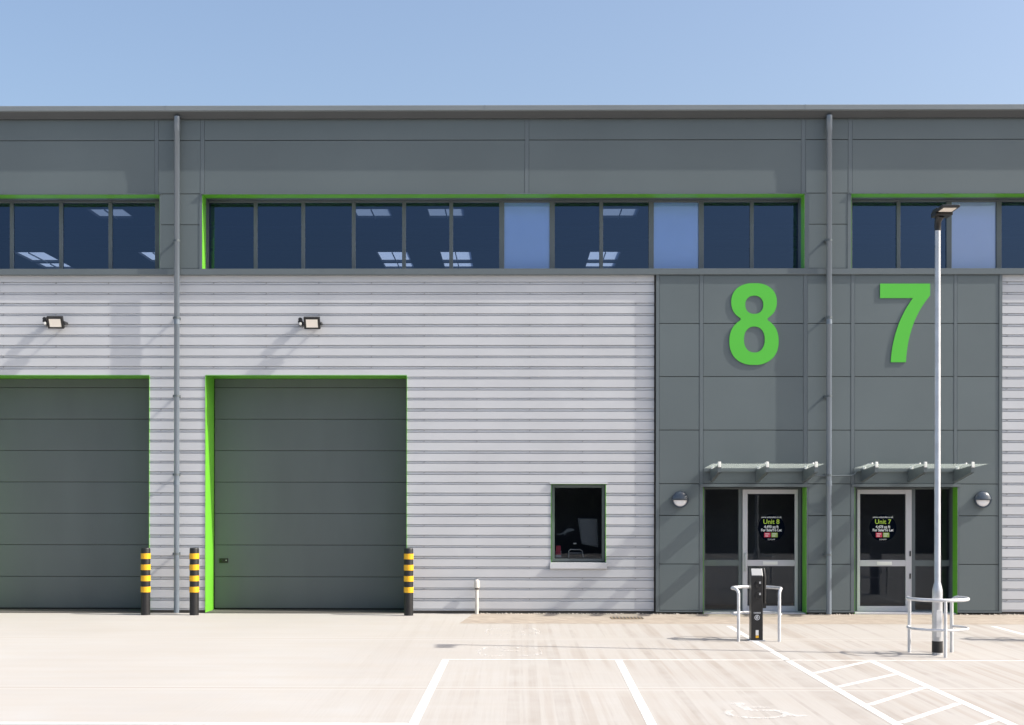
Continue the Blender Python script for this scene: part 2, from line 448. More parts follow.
d1r = fx(149.5, CY); d1l = d1r - fx(407)+fx(205.5); d2l = fx(205.5, CY); d2r = fx(407, CY)
zdoor = fz(375.2, 300, CY)
sw = (fx(551.3, CY), fx(606, CY), fz(562.5, 578, CY), fz(484, 578, CY))
cladding([(XL, d1l, zb, zdoor), (XL, xA-.03, zdoor, zsill_b), (d1r, d2l, zb, zdoor), (d2r, sw[0], zb, zdoor),
          (sw[0], sw[1], zb, sw[2]), (sw[0], sw[1], sw[3], zdoor), (sw[1], xA-.03, zb, zdoor)], 'ribbed_cladding')
cladding([(xB+.005, XR, zb, zsill_b)], 'ribbed_cladding')

# backing wall behind everything (solid wall with openings)
bk = MB()
ops = []
def backing(xs, zlo, zhi, holes):
    xs = sorted(set([xs[0], xs[1]] + [h[i] for h in holes for i in (0, 1) if xs[0] < h[i] < xs[1]]))
    for a, c in zip(xs, xs[1:]):
        z = zlo
        for h in sorted([h for h in holes if h[0] <= a+1e-6 and h[1] >= c-1e-6], key=lambda h: h[2]):
            if h[2] > z: bk.box(a, c, .10, .24, z, h[2])
            z = h[3]
        if z < zhi: bk.box(a, c, .10, .24, z, zhi)
e8 = (fx(703.6), fx(806.8), 0, fz(486.6, 755)); e7 = (fx(855), fx(957.6), 0, fz(486.6, 905))
w1 = (XL+.6, fx(159.5), zsill_t, fz(193.6, 0)); w2 = (fx(202), fx(804.3), zsill_t, fz(193.6)); w3 = (fx(851), XR-.5, zsill_t, fz(193.3, 950))
backing((XL, XR), 0, ZT+.1, [(d1l,d1r,0,zdoor),(d2l,d2r,0,zdoor),(sw[0],sw[1],sw[2],sw[3]), e8, e7, w1, w2, w3])
bk.build('inner_wall', 'plinth', B)

# dark flat panels
G = .006
pn = MB(); tr = MB()
def panel(x0, x1, z0, z1): pn.box(x0+.0035, x1-.0035, 0, .05, z0+G, z1-G, 0)
def vstrip(xa, xb, z0, z1, r=.009): tr.box(xa, xb, -r, .045, z0, z1)
bkp = MB()
# upper band (above strip windows)
zj1 = fz(140); zh = fz(193.5)
jx = [(fx(154.3), fx(158.2)), (fx(200.2), fx(204.2)), (fx(524.6), fx(528.6)), (fx(801), fx(805.2)), (fx(848), fx(852))]
edges = [XL] + [v for j in jx for v in j] + [XR]
for a, c in zip(edges[::2], edges[1::2]):
    panel(a, c, zj1, ZT+.1); panel(a, c, zh, zj1)
for a, c in jx: vstrip(a, c, zh+.003, ZT+.1, .003)
# piers between windows
for (a, c) in ((fx(160.5), fx(199.5)), (fx(808.5), fx(847.5))):
    panel(a, c, fz(224.5), zh); panel(a, c, zsill_t, fz(224.5))
vstrip(w1[1], fx(160.7), zsill_t, zh-.003, .007); vstrip(fx(199.3), w2[0], zsill_t, zh-.003, .007)
vstrip(w2[1], fx(808.6), zsill_t, zh-.003, .007); vstrip(fx(847.3), w3[0], zsill_t, zh-.003, .007)
bkp.box(XL, XR, .06, .09, zh, ZT+.12)
bkp.box(w1[1], w2[0], .06, .09, zsill_t, zh); bkp.box(w2[1], w3[0], .06, .09, zsill_t, zh)
# entrance zone
zrow = [fz(323.5), fz(376.6), fz(430), fz(483.6), fz(515.3), fz(563.8)]
cols = [xA, fx(659.2), fx(699.6), fx(703.2), fx(803.4), fx(807.6), fx(851), fx(854.6), fx(954), fx(957), fx(999), xB]
def colfill(xa, xb, zs):
    for hi, lo in zip(zs, zs[1:]): panel(xa, xb, lo, hi)
top = zsill_b
full = [top] + zrow + [.07]
colfill(cols[1], cols[2], full)
colfill(cols[3], cols[4], [top] + zrow[:4])
colfill(cols[5], cols[6], [top]+zrow[:4]); colfill(e8[1]+.025, cols[6], zrow[3:]+[.07])
colfill(cols[7], cols[8], [top] + zrow[:4])
colfill(cols[9], cols[10], [top]+zrow[:4]); colfill(e7[1]+.025, cols[10], zrow[3:]+[.07])
vstrip(cols[0], cols[1], .07, top, .012); vstrip(cols[10], cols[11], .07, top, .012)
vstrip(cols[2], cols[3], .07, top, .004); vstrip(cols[4], cols[5], zrow[3], top, .004); vstrip(e8[1], e8[1]+.025, .07, zrow[3], .004)
vstrip(cols[6], cols[7], .07, top, .004); vstrip(cols[8], cols[9], zrow[3], top, .004); vstrip(e7[1], e7[1]+.025, .07, zrow[3], .004)
for (a, c) in ((cols[0], e8[0]), (e8[1], e7[0]), (e7[1], cols[11])): bkp.box(a, c, .06, .09, .05, e8[3])
bkp.box(cols[0], cols[11], .06, .09, e8[3], top)
# base flashing under entrance panels
for (a, c) in ((cols[0], e8[0]), (e8[1], e7[0]), (e7[1], cols[11])): tr.box(a, c, -.014, .04, .042, .068)
pn.build('panel_cladding', 'panel', B, bevel=.003)
bkp.build('panel_backing', 'panel_back', B)
# head flashing over windows with drip ends
for w in (w1, w2, w3): tr.box(w[0]-.03 if w is not w1 else w[0], w[1]+.03 if w is not w3 else w[1], -.035, .02, zh-.014, zh+.003)
for e in (e8, e7): tr.box(e[0]-.06, e[1]+.05, -.03, .02, e[3]-.004, e[3]+.05)
tr.build('joint_trims', 'trim', B)
# sill band
s = MB(); s.prism([(.06, zsill_t), (-.036, zsill_t-.004), (-.036, zsill_b+.01), (-.03, zsill_b), (.06, zsill_b)], XL, XR, 0)
s.build('sill_flashing', 'trim', B)
# green linings
gr = MB()
def lining(x0, x1, z0, z1, y0, y1, t=.004, mat='green', name='green_lining'):
    gr = MB()
    gr.box(x0, x0+t, y0, y1, z0, z1-t); gr.box(x1-t, x1, y0, y1, z0, z1-t); gr.box(x0, x1, y0, y1, z1-t, z1)
    gr.build(name, mat, B)
for d in ((d1l, d1r), (d2l, d2r)):
    lining(d[0], d[1], 0.01, zdoor, CY-.012, DY)

for w in (w1, w2, w3): lining(w[0], w[1], zsill_t+.002, zh-.014, -.002, .30)
for e in (e8, e7):
    gd = .37 if e is e8 else .27; gr = MB(); gr.box(e[0], e[0]+.004, .004, gd, .01, e[3]-.01); gr.build('green_lining', 'green', B); gr = MB(); gr.box(e[1]-.004, e[1], .004, gd, .01, e[3]-.01); gr.build('green_lining', 'green', B)
lining(sw[0], sw[1], sw[2], sw[3], CY-.01, .22)
gr = MB()
for w in (w1, w2, w3): lining(w[0], w[1], zsill_t+.002, zh-.014, .30, WY+.1, .004, 'frame', 'grey_lining')
for e in (e8, e7): gr.box(e[0], e[1], .004, EY, e[3]-.01, e[3]-.005)
for e, gd in ((e8, .37), (e7, .27)):
    for xx in (e[0], e[1]-.004):
        g2 = MB(); g2.box(xx, xx+.004, gd, EY+.02, .01, e[3]-.01); g2.build('grey_lining', 'frame', B)
gr.build('head_lining', 'frame', B)
# inner sill of the windows
s = MB()
for w in (w1, w2, w3): s.box(w[0], w[1], .06, WY+.1, zsill_t-.05, zsill_t+.001)
s.build('window_ledge', 'trim', B)

# strip windows
def strip_window(cx, w, spand, label):
    """cx: list of mullion centre px, at inner plane; spand: indices of opaque bays"""
    X = [fx(v, WY) for v in cx]
    z0, z1 = zsill_t+.001, zh-.019
    fr = MB(); ft = .035
    fr.box(w[0]+.013, w[1]-.013, WY, WY+.07, z1-.040, z1); fr.box(w[0]+.013, w[1]-.013, WY, WY+.07, z0, z0+.025)
    hw = []
    for i, x in enumerate(X):
        wide = (i in spand) or (i-1 in spand)
        h = .048 if wide else .036
        if i == 0 and x < w[0]+.3: fr.box(w[0]+.013, x+.02, WY, WY+.07, z0+.025, z1-.040); hw.append(.02); continue
        if i == len(X)-1 and x > w[1]-.3: fr.box(x-.02, w[1]-.013, WY, WY+.07, z0+.025, z1-.040); hw.append(.02); continue
        fr.box(x-h, x+h, WY-.012, WY+.06, z0+.025, z1-.040); hw.append(h)
    f = fr.build('strip_window', 'frame', B, bevel=.004); f['label'] = label
    for i, (a, c) in enumerate(zip(X, X[1:])):
        p_ = MB(); j1, j2 = (0, 0) if i in spand else (random.uniform(-.004, .004), random.uniform(-.006, .006)); p_.quad((a+hw[i]-.005, WY+.026, z0+.02), (c-hw[i+1]+.005, WY+.026+j1, z0+.02), (c-hw[i+1]+.005, WY+.026+j1+j2, z1-.036), (a+hw[i]-.005, WY+.026+j2, z1-.036))
        o = p_.build('window_pane', 'cglass' if i in spand else 'glass', f)
        if i in spand:
            o['label'] = 'pale blue opaque pane'
            q = MB(); q.box(a+hw[i]-.004, c-hw[i+1]+.004, WY+.036, WY+.06, z0+.02, z1-.036)
            q.build('opaque_panel', 'span2' if label.startswith('right') else 'span', f)
lw = [11.6+49.3*k for k in range(-8, 3)]; lw = [v for v in lw if fx(v, WY) > w1[0]+.1] + [155.8]
strip_window(lw, w1, [], 'left strip window cut off by the photo edge')
strip_window([206.3,255.4,303,353.5,403.8,451,501.5,552,601,651,701,751.6,800.6], w2, [6, 9], 'long middle strip window with two pale panes')
rw = [850.4+1, 898.3, 948.8, 998.7] + [998.7+50*k for k in range(1, 4)]
strip_window(rw + [fx(0)*0+1220], (w3[0], w3[1], w3[2], w3[3]), [2], 'right strip window above the number 7')

# roller doors
def roller(x0, x1, lock, label):
    z1 = zdoor; mb = MB()
    px = [387.5, 419.2, 450.7, 482.2, 513.6, 545.1, 576.9]
    zs = [z1-.002] + [fz(v, 311, DY) for v in px] + [.035]
    for hi, lo in zip(zs, zs[1:]): mb.box(x0+.014, x1-.014, DY, DY+.05, lo+.004, hi-.004)
    o = mb.build('sectional_door', 'door', B, bevel=.006); o['label'] = label
    q = MB(); q.box(x0+.014, x1-.014, DY+.02, DY+.06, .005, z1)
    q.build('bottom_seal', 'black', o)
    if lock:
        lx = fx(224, DY); lz = fz(560.5, 224, DY)
        q = MB(); q.box(lx-.085, lx+.085, DY-.02, DY+.01, lz-.045, lz+.045); q.box(lx-.05, lx-.01, DY-.045, DY-.018, lz-.012, lz+.012)
        q.build('lock_plate', 'black', o, bevel=.008)
        q = MB(); q.disc((lx+.05, lz+.005), .012, DY-.027, DY-.018, 14); q.build('keyhole', 'grey', o)
roller(d2l, d2r, True, 'dark green grey sectional door with black lock plate')
roller(d1l, d1r, False, 'dark green grey sectional door cut off at left')
s = MB()
for (a, c) in ((d1l, d1r), (d2l, d2r)): s.box(a, c, .02, DY+.3, 0.001, .012)
s.build('door_threshold', 'plinth', B)

# small window
s = MB(); f_ = .055; Y0 = .17
x0, x1, z0, z1 = sw[0]+.012, sw[1]-.012, sw[2]+.01, sw[3]-.012
s.box(x0, x0+f_, Y0, Y0+.06, z0, z1); s.box(x1-f_, x1, Y0, Y0+.06, z0, z1)
s.box(x0+f_, x1-f_, Y0, Y0+.06, z0, z0+f_); s.box(x0+f_, x1-f_, Y0, Y0+.06, z1-f_, z1)
o = s.build('small_window', 'frame', B, bevel=.004)
s = MB(); s.quad((x0+f_, Y0+.03, z0+f_), (x1-f_, Y0+.03, z0+f_), (x1-f_, Y0+.03, z1-f_), (x0+f_, Y0+.03, z1-f_)); s.build('window_pane', 'dglass', o)
s = MB(); s.box(sw[0]-.03, sw[1]+.03, CY-.03, CY+.03, sw[3]+.001, sw[3]+.03); s.build('head_flashing', 'clad', o); s = MB()
s.prism([(CY+.05, sw[2]), (CY-.045, sw[2]-.006), (CY-.045, sw[2]-.11), (CY-.03, sw[2]-.125), (CY+.02, sw[2]-.125)], sw[0]-.02, sw[1]+.02)
s.build('window_sill', 'clad', o)

# entrances
def entrance(e, dx, sl, hinge, label):
    """dx: door frame px (outer l, r); sl: sidelight glass px"""
    a, c = fx(dx[0], EY), fx(dx[1], EY); zt = fz(489.4, 770, EY); zbm = .03
    fm = MB()
    gl0, gl1 = fx(sl[0], EY), fx(sl[1], EY)
    zmid0, zmid1 = fz(566, 770, EY), fz(560, 770, EY)
    zo = e[3]-.018
    # dark frame
    fm.box(e[0]+.013, e[1]-.013, EY+.01, EY+.07, zt+.004, zo)
    if gl0 < a:   # sidelight left of the door
        fm.box(e[0]+.013, gl0, EY+.01, EY+.07, 0.01, zt+.004); fm.box(gl1, a-.003, EY+.01, EY+.07, .01, zt+.004)
        fm.box(c+.003, e[1]-.013, EY+.01, EY+.07, .01, zt+.004)
    else:
        fm.box(e[0]+.013, a-.003, EY+.01, EY+.07, 0.01, zt+.004); fm.box(c+.003, gl0, EY+.01, EY+.07, .01, zt+.004)
        fm.box(gl1, e[1]-.013, EY+.01, EY+.07, .01, zt+.004)
    fm.box(gl0, gl1, EY+.012, EY+.068, zmid0, zmid1); fm.box(gl0, gl1, EY+.012, EY+.068, .01, .05)
    f = fm.build('entrance_screen', 'frame', B, bevel=.004)
    for (u, v) in ((.05, zmid0), (zmid1, zt+.004)):
        q = MB(); q.quad((gl0, EY+.04, u), (gl1, EY+.04, u), (gl1, EY+.04, v), (gl0, EY+.04, v)); q.build('glass_pane', 'dglass', f)
    dm = MB()
    wl, wr = (.095, .058) if hinge == 'r' else (.055, .115)
    dm.box(a, a+wl, EY-.012, EY+.045, zbm, zt); dm.box(c-wr, c, EY-.012, EY+.045, zbm, zt)
    dm.box(a+wl, c-wr, EY-.012, EY+.045, zt-.085, zt); dm.box(a+wl, c-wr, EY-.012, EY+.045, zbm, zbm+.10)
    dm.box(a+wl, c-wr, EY-.012, EY+.045, zmid0, zmid1)
    d_ = dm.build('entrance_door', 'silver', B, bevel=.004); d_['label'] = label
    for (u, v) in ((zbm+.10, zmid0), (zmid1, zt-.085)):
        q = MB(); q.quad((a+wl, EY+.02, u), (c-wr, EY+.02, u), (c-wr, EY+.02, v), (a+wl, EY+.02, v)); q.build('glass_pane', 'dglass', d_)
    lp = MB(); m_ = (a+c)/2; zz = (zmid0+zmid1)/2
    lp.box(m_-.14, m_+.14, EY-.02, EY-.010, zz-.032, zz+.032); lp.box(m_-.12, m_+.12, EY-.026, EY-.018, zz-.016, zz+.020); lp.build('letter_plate', 'white', d_, bevel=.003)
    hx = a+.05 if hinge == 'r' else c-.03
    hh = MB()
    if hinge == 'r':
        hh.tube([(hx, EY-.02, zmid0-.08), (hx, EY-.07, zmid0-.08), (hx, EY-.07, zmid1+.12), (hx, EY-.02, zmid1+.12)], .016)
    else:
        zq = fz(553.5, 908, EY); hh.box(hx-.012, hx+.012, EY-.03, EY-.010, zq-.05, zq+.05)
        h2_ = MB(); zq = fz(576, 908, EY); h2_.box(hx-.012, hx+.012, EY-.03, EY-.010, zq-.05, zq+.05); h2_.build('door_lock', 'black', d_, bevel=.003)
    hh.build('door_handle', 'silver' if hinge == 'r' else 'black', d_, bevel=.003)
    s_ = MB(); s_.box(e[0]+.013, e[1]-.013, .03, EY+.12, .005, .028); s_.build('threshold', 'silver', f)
    return (a, c, zt, wl, wr)
E8 = entrance(e8, (742.6, 797.9), (705.3, 738.7), 'r', 'glazed entrance door below the number 8')
E7 = entrance(e7, (857.2, 911.7), (915.5, 950), 'l', 'glazed entrance door below the number 7')

# roof, gutter
zgt = 2.13+394.8/53.5/1.0077; zgb = 2.13+380.8/53.5; GP = .215
gm = MB()
gm.prism([(.02, zgb), (-.07, zgb), (-GP+.035, zgt-.105), (-GP, zgt-.09), (-GP, zgt-.006), (-GP+.006, zgt), (-.10, zgt), (-.10, zgb+.07), (.02, zgb+.07)], XL, XR, 0, closed=True)
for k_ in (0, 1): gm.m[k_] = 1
x = XL+3.1
while x < XR:
    gm.box(x-.006, x+.006, -GP-.003, -.12, zgt-.07, zgt+.001, 0); x += 5.93
gm.build('gutter', ['gutter', 'trim_dark'], B)
RZ = 8.9
rows = [((6.4, 7.45), (-9.55, -3.33, -1.6, 2.5)), ((12.05, 13.6), (-13.3, -9.88, -3.33, -1.6, 2.5)), ((13.85, 14.75), (-13.3, -9.88, -3.33, -1.6, 2.5))]
rf = MB(); yprev = .24
for (u, v), cx_ in rows:
    rf.box(XL, XR, yprev, u, RZ, RZ+.12); xp = XL
    for x in cx_: rf.box(xp, x-.42, u, v, RZ, RZ+.12); xp = x+.42
    rf.box(xp, XR, u, v, RZ, RZ+.12); yprev = v
rf.box(XL, XR, yprev, 17, RZ, RZ+.12)
rf.build('roof', 'ceil', B)
for (u, v), cx_ in rows:
    for x in cx_:
        q = MB(); q.quad((x-.42, u, RZ+.06), (x+.42, u, RZ+.06), (x+.42, v, RZ+.06), (x-.42, v, RZ+.06)); q.build('rooflight', 'rooflight2' if u < 8 else 'rooflight', B)
        q = MB(); q.box(x-.012, x+.012, u, v, RZ-.03, RZ); q.build('rooflight_bar', 'grey', B)
# parapet box between wall head and roof
q = MB(); q.box(XL, XR, .02, .24, zgb-.1, zgt-.02); q.build('eaves_block', 'panel_back', B)
# body shell
sh = MB()
sh.box(XL-.1, XL, .06, 17, 0, zgt); sh.box(XR, XR+.1, .06, 17, 0, zgt); sh.box(XL, XR, 17, 17.2, 0, RZ+.2)
sh.build('side_wall', 'room', B)
fl = MB(); fl.box(XL, XR, .7, 17, 4.9, 5.1); fl.box(d2r+.2, XR, 2.3, 2.4, 0, 4.9); fl.box(XL, XR, 7.0, 7.1, 0, 4.9); fl.box(fx(640), fx(640)+.1, .24, 7, 0, 4.9); fl.box(fx(500), fx(500)+.1, .24, 7, 0, 4.9)  # slab and partitions added to set how dark the ground-floor glass looks
fl.box(fx(830)-.05, fx(830)+.05, .24, 7, 0, 4.9); fl.box(XL, XR, .24, 7, .002, .006)
fl.build('added_partition', 'room', B)
# faint interior roof beams
q = MB()
for y_ in (2.5, 4.3, 5.6, 8.4, 9.9, 11.4, 15.5): q.box(XL, XR, y_, y_+.12, RZ-.07, RZ-.001)
q.build('roof_beam', 'ceil', B)

# downpipes
def downpipe(pxx, y_, label):
    x = fx(pxx, -.115); yc_ = -.120; mb = MB()
    mb.tube([(x, yc_, zgb+.03), (x, yc_, zgb-.25), (x, yc_, zgb-.252), (x, yc_, 0.02)], [.056, .056, .050, .050], 20)
    for z in (5.4, 2.4): mb.tube([(x, yc_, z), (x, yc_, z+.09)], .055, 20)
    o = mb.build('downpipe', 'pipe', B); o['label'] = label
    for v in (241.6, 318.5, 396.5, 475, 554):
        z = fz(v); q = MB(); q.tube([(x, yc_, z-.018), (x, yc_, z+.018)], .054, 20)
        q.box(x-.072, x-.050, yc_-.012, y_, z-.02, z+.02)
        q.box(x-.075, x+.03, y_-.010, y_, z-.025, z+.025)
        q.build('pipe_bracket', 'frame', o)
    return x
dpl = downpipe(176.8, CY, 'left downpipe between the two roller doors')
dpr = downpipe(829, 0, 'right downpipe between the two entrances')

# canopies
def canopy(xg, xa_, side, label):
    """xg: facade px of glass ends; xa_: px of arms"""
    a, c = fx(xg[0]), fx(xg[1]); zb_ = 2.13+31.3/53.5; L = 1.02; zf = 2.13+34.7/53.5/1.039
    top_ = MB(); top_.quad((a, -.05, zb_+.012), (c, -.05, zb_+.012), (c, -L-.06, zf+.03), (a, -L-.06, zf+.03))
    o = top_.build('canopy', 'canopy', B); o['label'] = label
    for x_ in xa_:
        x = fx(x_); q = MB()
        pr = [(0, zb_-.24), (-.30, zb_-.20), (-L, zf-.12), (-L, zf+.0), (-.3, zb_-.01), (0, zb_+.0)]
        n = len(pr); vs = [(x-.032, *p_) for p_ in pr] + [(x+.032, *p_) for p_ in pr]
        q.add(vs, [tuple(range(n))[::-1], tuple(range(n, 2*n))] + [(i, (i+1) % n, n+(i+1) % n, n+i) for i in range(n)])
        q.box(x-.04, x+.04, -.012, .0, zb_-.2, zb_+.05)
        q.build('canopy_arm', 'frame', o)
        q = MB(); yy, zz = -L+.01, zf+.012
        q.box(x-.026, x+.026, yy-.025, yy+.025, zz-.045, zz+.055); q.build('glass_clamp', 'white', o, bevel=.008)
        q = MB(); yy, zz = -.14, zb_-.01
        q.box(x-.028, x+.028, yy-.025, yy+.025, zz-.06, zz+.06)
        q.tube([(x, -.14, zz+.05), (x+.035, -.25, zz+.088), (x+.08, -.42, zz+.105)], .016, 8)
        q.build('glass_clamp', 'white', o, bevel=.006)
    # rear rail and drain pipe to the downpipe
    q = MB(); q.box(a, c, -.045, -.015, zb_-.05, zb_+.01); q.build('rear_rail', 'trim', o)
    zp = fz(475.6, 830)
    q = MB(); xe = c if side == 'r' else a; sg = -1 if side == 'r' else 1
    tgt = dpr
    q.tube([(xe+sg*.04, -.10, zb_-.03), (xe+sg*.02, -.10, zp+.06), (xe-sg*.02, -.11, zp+.01), (xe-sg*.07, -.115, zp), (tgt+sg*.05, -.115, zp-.01)], .014, 10)
    q.build('drain_pipe', 'trim', o)
canopy((704, 812), (711.5, 757.5, 804.5), 'r', 'glass canopy over the left entrance')
canopy((853.5, 969), (862.5, 909.5, 955), 'l', 'glass canopy over the right entrance')

# ------------------------------------------------------------------ number signs
def sup(a): return (1-abs(a)**2.25)**(1/2.25) if abs(a) < 1 else 0
def half(y):   # px half width of the 8 at crop y
    a = 97*sup((y-137)/80.5); c = 105*sup((y-304)/101.5)
    return max(a, c)
def smooth_union(y):
    a = 97*sup((y-137)/80.5); c = 105*sup((y-304)/101.5); k = 4
    return (a**k + c**k)**(1/k)
def P8(cx, cy):   # crop px -> world offsets
    return (fx(650+cx/4.265), fz(270+cy/4.265, 755))
ys = [57+ (405-57)*(.5-.5*math.cos(PI*i/70)) for i in range(71)]
right = [(442.5+smooth_union(y), y) for y in ys]; left = [(442.5-smooth_union(y), y) for y in reversed(ys[1:-1])]
o8 = [P8(*q) for q in right+left]
h1 = [P8(443.5+38.5*math.cos(a)*abs(math.cos(a))**-.1, 149+39*math.sin(a)*abs(math.sin(a))**-.1) for a in [2*PI*i/48+.001 for i in range(48)]]
h2 = [P8(444+44.5*math.cos(a)*abs(math.cos(a))**-.1, 297+55.5*math.sin(a)*abs(math.sin(a))**-.1) for a in [2*PI*i/48+.001 for i in range(48)]]
def number(splines, label):
    vs, fs = curve_mesh(splines, .016)
    cx = sum(q[0] for q in splines[0])/len(splines[0]); zmin = min(q[1] for q in splines[0])
    mb = MB(); mb.add([(v[0], -.012+v[2], v[1]) for v in vs], fs)
    o = mb.build('number_sign', 'number', origin=(cx, -.006, zmin))
    return tag(o, label, 'number sign', 'green unit numbers above the entrances')
number([o8, h1, h2], 'large lime green number 8 on the grey panels above the entrance')
def P7(cx, cy): return (fx(840+cx/4.027), fz(180+cy/4.027, 900))
def bez(p0, p1, p2, n=14): return [((1-t)**2*p0[0]+2*t*(1-t)*p1[0]+t*t*p2[0], (1-t)**2*p0[1]+2*t*(1-t)*p1[1]+t*t*p2[1]) for t in [i/n for i in range(n+1)]]
s7 = [(160,418),(361,418),(361,465)] + bez((361,466),(272,570),(264,734))[1:] + [(203,734)] + bez((203,734),(212,585),(292,476))[1:] + [(160,476)]
number([[P7(*q) for q in s7]], 'large lime green number 7 on the grey panels beside the lamp post')

# ------------------------------------------------------------------ posters
def poster(cpx, unit, area, label):
    cx = fx(cpx, EY); k = 1/ (F/(D+EY))   # metres per px
    yg = EY+.020
    root = thing('poster', (cx, yg-.003, fz(528, cpx, EY)), label, 'poster', 'round letting posters on the door glass')
    q = MB(); q.disc((0, 0), 13.4*k, 0, .0015, 40); q.build('poster_disc', 'poster', root)
    def tx(s_, yy, size, w, mat, bold=0):
        vs, fs = text_mesh(s_, size*k, w*k, .0008, bold)
        mb = MB(); mb.add([(v[0], -.0015-v[2], v[1]-(yy-528)*k) for v in vs], fs); mb.build('lettering', mat, root)
    tx('www.unitstolet.co.uk', 517.2, 2.6, 20.5, 'ink', .0006)
    tx('Unit '+unit, 521.9, 6.3, 16, 'lime', .0016)
    tx(area, 526.9, 3.7, 14.5, 'ink', .0022)
    tx('For Sale/To Let', 530.2, 3.5, 20.5, 'ink', .0022)
    tx('01234 56789', 539.5, 1.9, 7, 'ink')
    for sx, mt in ((-3.9, 'red'), (3.2, 'pgreen')):
        q = MB(); q.box((sx-3.1)*k, (sx+3.1)*k, -.003, -.001, -(537.2-528)*k, -(532.7-528)*k); q.build('logo_block', mt, root)
        for dz in (533.9, 536.0):
            q = MB(); q.box((sx-2.2)*k, (sx+(1.9 if dz < 535 else .8))*k, -.0045, -.003, -(dz+.35-528)*k, -(dz-.35-528)*k); q.build('logo_lettering', 'ink', root)
poster(771.6, '8', '4,490 sq ft', 'round navy letting poster reading Unit 8 on the door glass')
poster(883.3, '7', '4,478 sq ft', 'round navy letting poster reading Unit 7 on the door glass')

# ------------------------------------------------------------------ wall lights
def bulkhead(pxx, label):
    x, z = fx(pxx), fz(499.5, pxx); r = .158
    root = thing('wall_light', (x, 0, z), label, 'wall light', 'round half covered wall lights beside the entrances')
    q = MB(); q.disc((0, 0), r*.93, -.03, 0, 40); q.build('back_plate', 'black', root)
    # domed body: lower lens, upper hood
    def dome(a0, a1, rr, dep, n=24, m_=8):
        vs = []; fs = []
        for i in range(m_+1):
            e_ = i/m_*PI/2
            for k in range(n+1):
                a = a0+(a1-a0)*k/n; vs.append((math.cos(a)*rr*math.cos(e_), -.03-dep*math.sin(e_), math.sin(a)*rr*math.cos(e_)))
        for i in range(m_):
            for k in range(n): A = i*(n+1)+k; fs.append((A, A+1, A+n+2, A+n+1))
        return vs, fs
    q = MB(); q.add(*dome(0, 2*PI, r*.85, .05), 0, True); q.build('lamp_lens', 'cream', root)
    q = MB(); vs, fs = dome(-.02, PI+.02, r, .085); q.add(vs, fs, 0, True)
    q.box(-r*.98, r*.98, -.10, -.03, -.012, .004)
    q.ring((0, 0), r*.84, r, 40, 'y', 0, 2*PI, -.055, -.02); q.build('lamp_hood', 'cap', root)
bulkhead(680, 'round wall light left of the Unit 8 entrance, dark hood over white lens')
bulkhead(982.3, 'round wall light right of the Unit 7 entrance, dark hood over white lens')

def floodlight(pxx, pyy, label):
    pxx += 1.4
    x, z = fx(pxx, -.12), fz(pyy, pxx, -.12)
    root = thing('floodlight', (x, CY, z), label, 'floodlight', 'floodlights above the roller doors')
    Mx = Matrix.Translation((0, -.20, 0)) @ Matrix.Rotation(R(28), 4, 'X')
    # local: face towards -y ; rotate so that the face looks down
    q = MB(); q.box(-.15, .15, -.03, .03, -.115, .115, 0, Mx)
    for k in range(-6, 7): q.box(k*.02-.004, k*.02+.004, .03, .055, -.09, .09, 0, Mx)
    q.build('lamp_housing', 'black', root, bevel=.026)
    q = MB(); q.box(-.108, .108, -.036, -.029, -.078, .078, 0, Mx); q.build('lamp_lens', 'lens', root)
    q = MB(); q.box(-.165, .165, -.02, 0, -.02, .02); q.box(-.17, -.158, -.21, 0, -.02, .02); q.box(.158, .17, -.21, 0, -.02, .02)
    q.build('bracket', 'black', root)
    q = MB(); q.box(-.275, -.165, -.03, 0, -.03, .03); q.box(-.21, -.185, -.09, 0, -.02, .03)
    q.tube([(-.235, -.13, .075), (-.235, -.06, .075)], [.036, .038], 14); q.box(-.28, -.19, -.10, -.04, .02, .055)
    q.tube([(-.2, -.07, .05), (-.2, -.07, -.08)], .009, 8)
    q.build('motion_sensor', 'black', root, bevel=.004)
    q = MB(); q.box(-.255, -.215, -.12, -.05, -.03, .02); q.build('sensor_lens', 'white', root, bevel=.006)
floodlight(310.8, 323, 'floodlight above the middle roller door')
floodlight(54.5, 322.5, 'floodlight above the left roller door cut off by the photo edge')

# ------------------------------------------------------------------ bollards
def bollard(x, y, label):
    root = thing('bollard', (x, y, 0), label, 'bollard', 'black and yellow bollards by the roller doors')
    r = .084; h = 1.24
    q = MB(); q.tube([(0,0,0),(0,0,h-.02),(0,0,h-.006),(0,0,h)], [r,r,r*.95,r*.85], 28); q.build('post', 'blackpaint', root)
    for k in range(4):
        z = h-.10-.103-k*.205
        q = MB(); q.tube([(0,0,z),(0,0,z+.103)], r+.006, 28); q.build('reflective_band', 'yellow', root)
    return root
b0 = bollard(*[fx(145.6, -.4)], -.38, 'black and yellow striped bollard left of the left downpipe')
for (pxx, lab) in ((194.2, 'black and yellow striped bollard between the left downpipe and the middle roller door'),
                   (408.8, 'black and yellow striped bollard right of the middle roller door')):
    o = copy_tree(b0); o.location = (fx(pxx, -.4), -.38, 0); o['label'] = lab

# ------------------------------------------------------------------ vent pipe
x = fx(477, -.1)
root = thing('vent_pipe', (x, -.05, 0), 'short white capped vent pipe standing against the silver cladding', 'vent pipe')
q = MB(); q.tube([(0,0,0),(0,0,.46)], .034, 18); q.build('pipe', 'vent', root)
q = MB(); q.tube([(0,0,.46),(0,0,.49)], .040, 18); q.build('collar', 'plinth', root)
q = MB(); q.tube([(0,0,.49),(0,0,.60),(0,0,.63),(0,0,.645)], [.05,.05,.043,.02], 18); q.tube([(-.06,0,.53),(-.04,0,.53)], .02, 10); q.build('cap', 'vent', root)

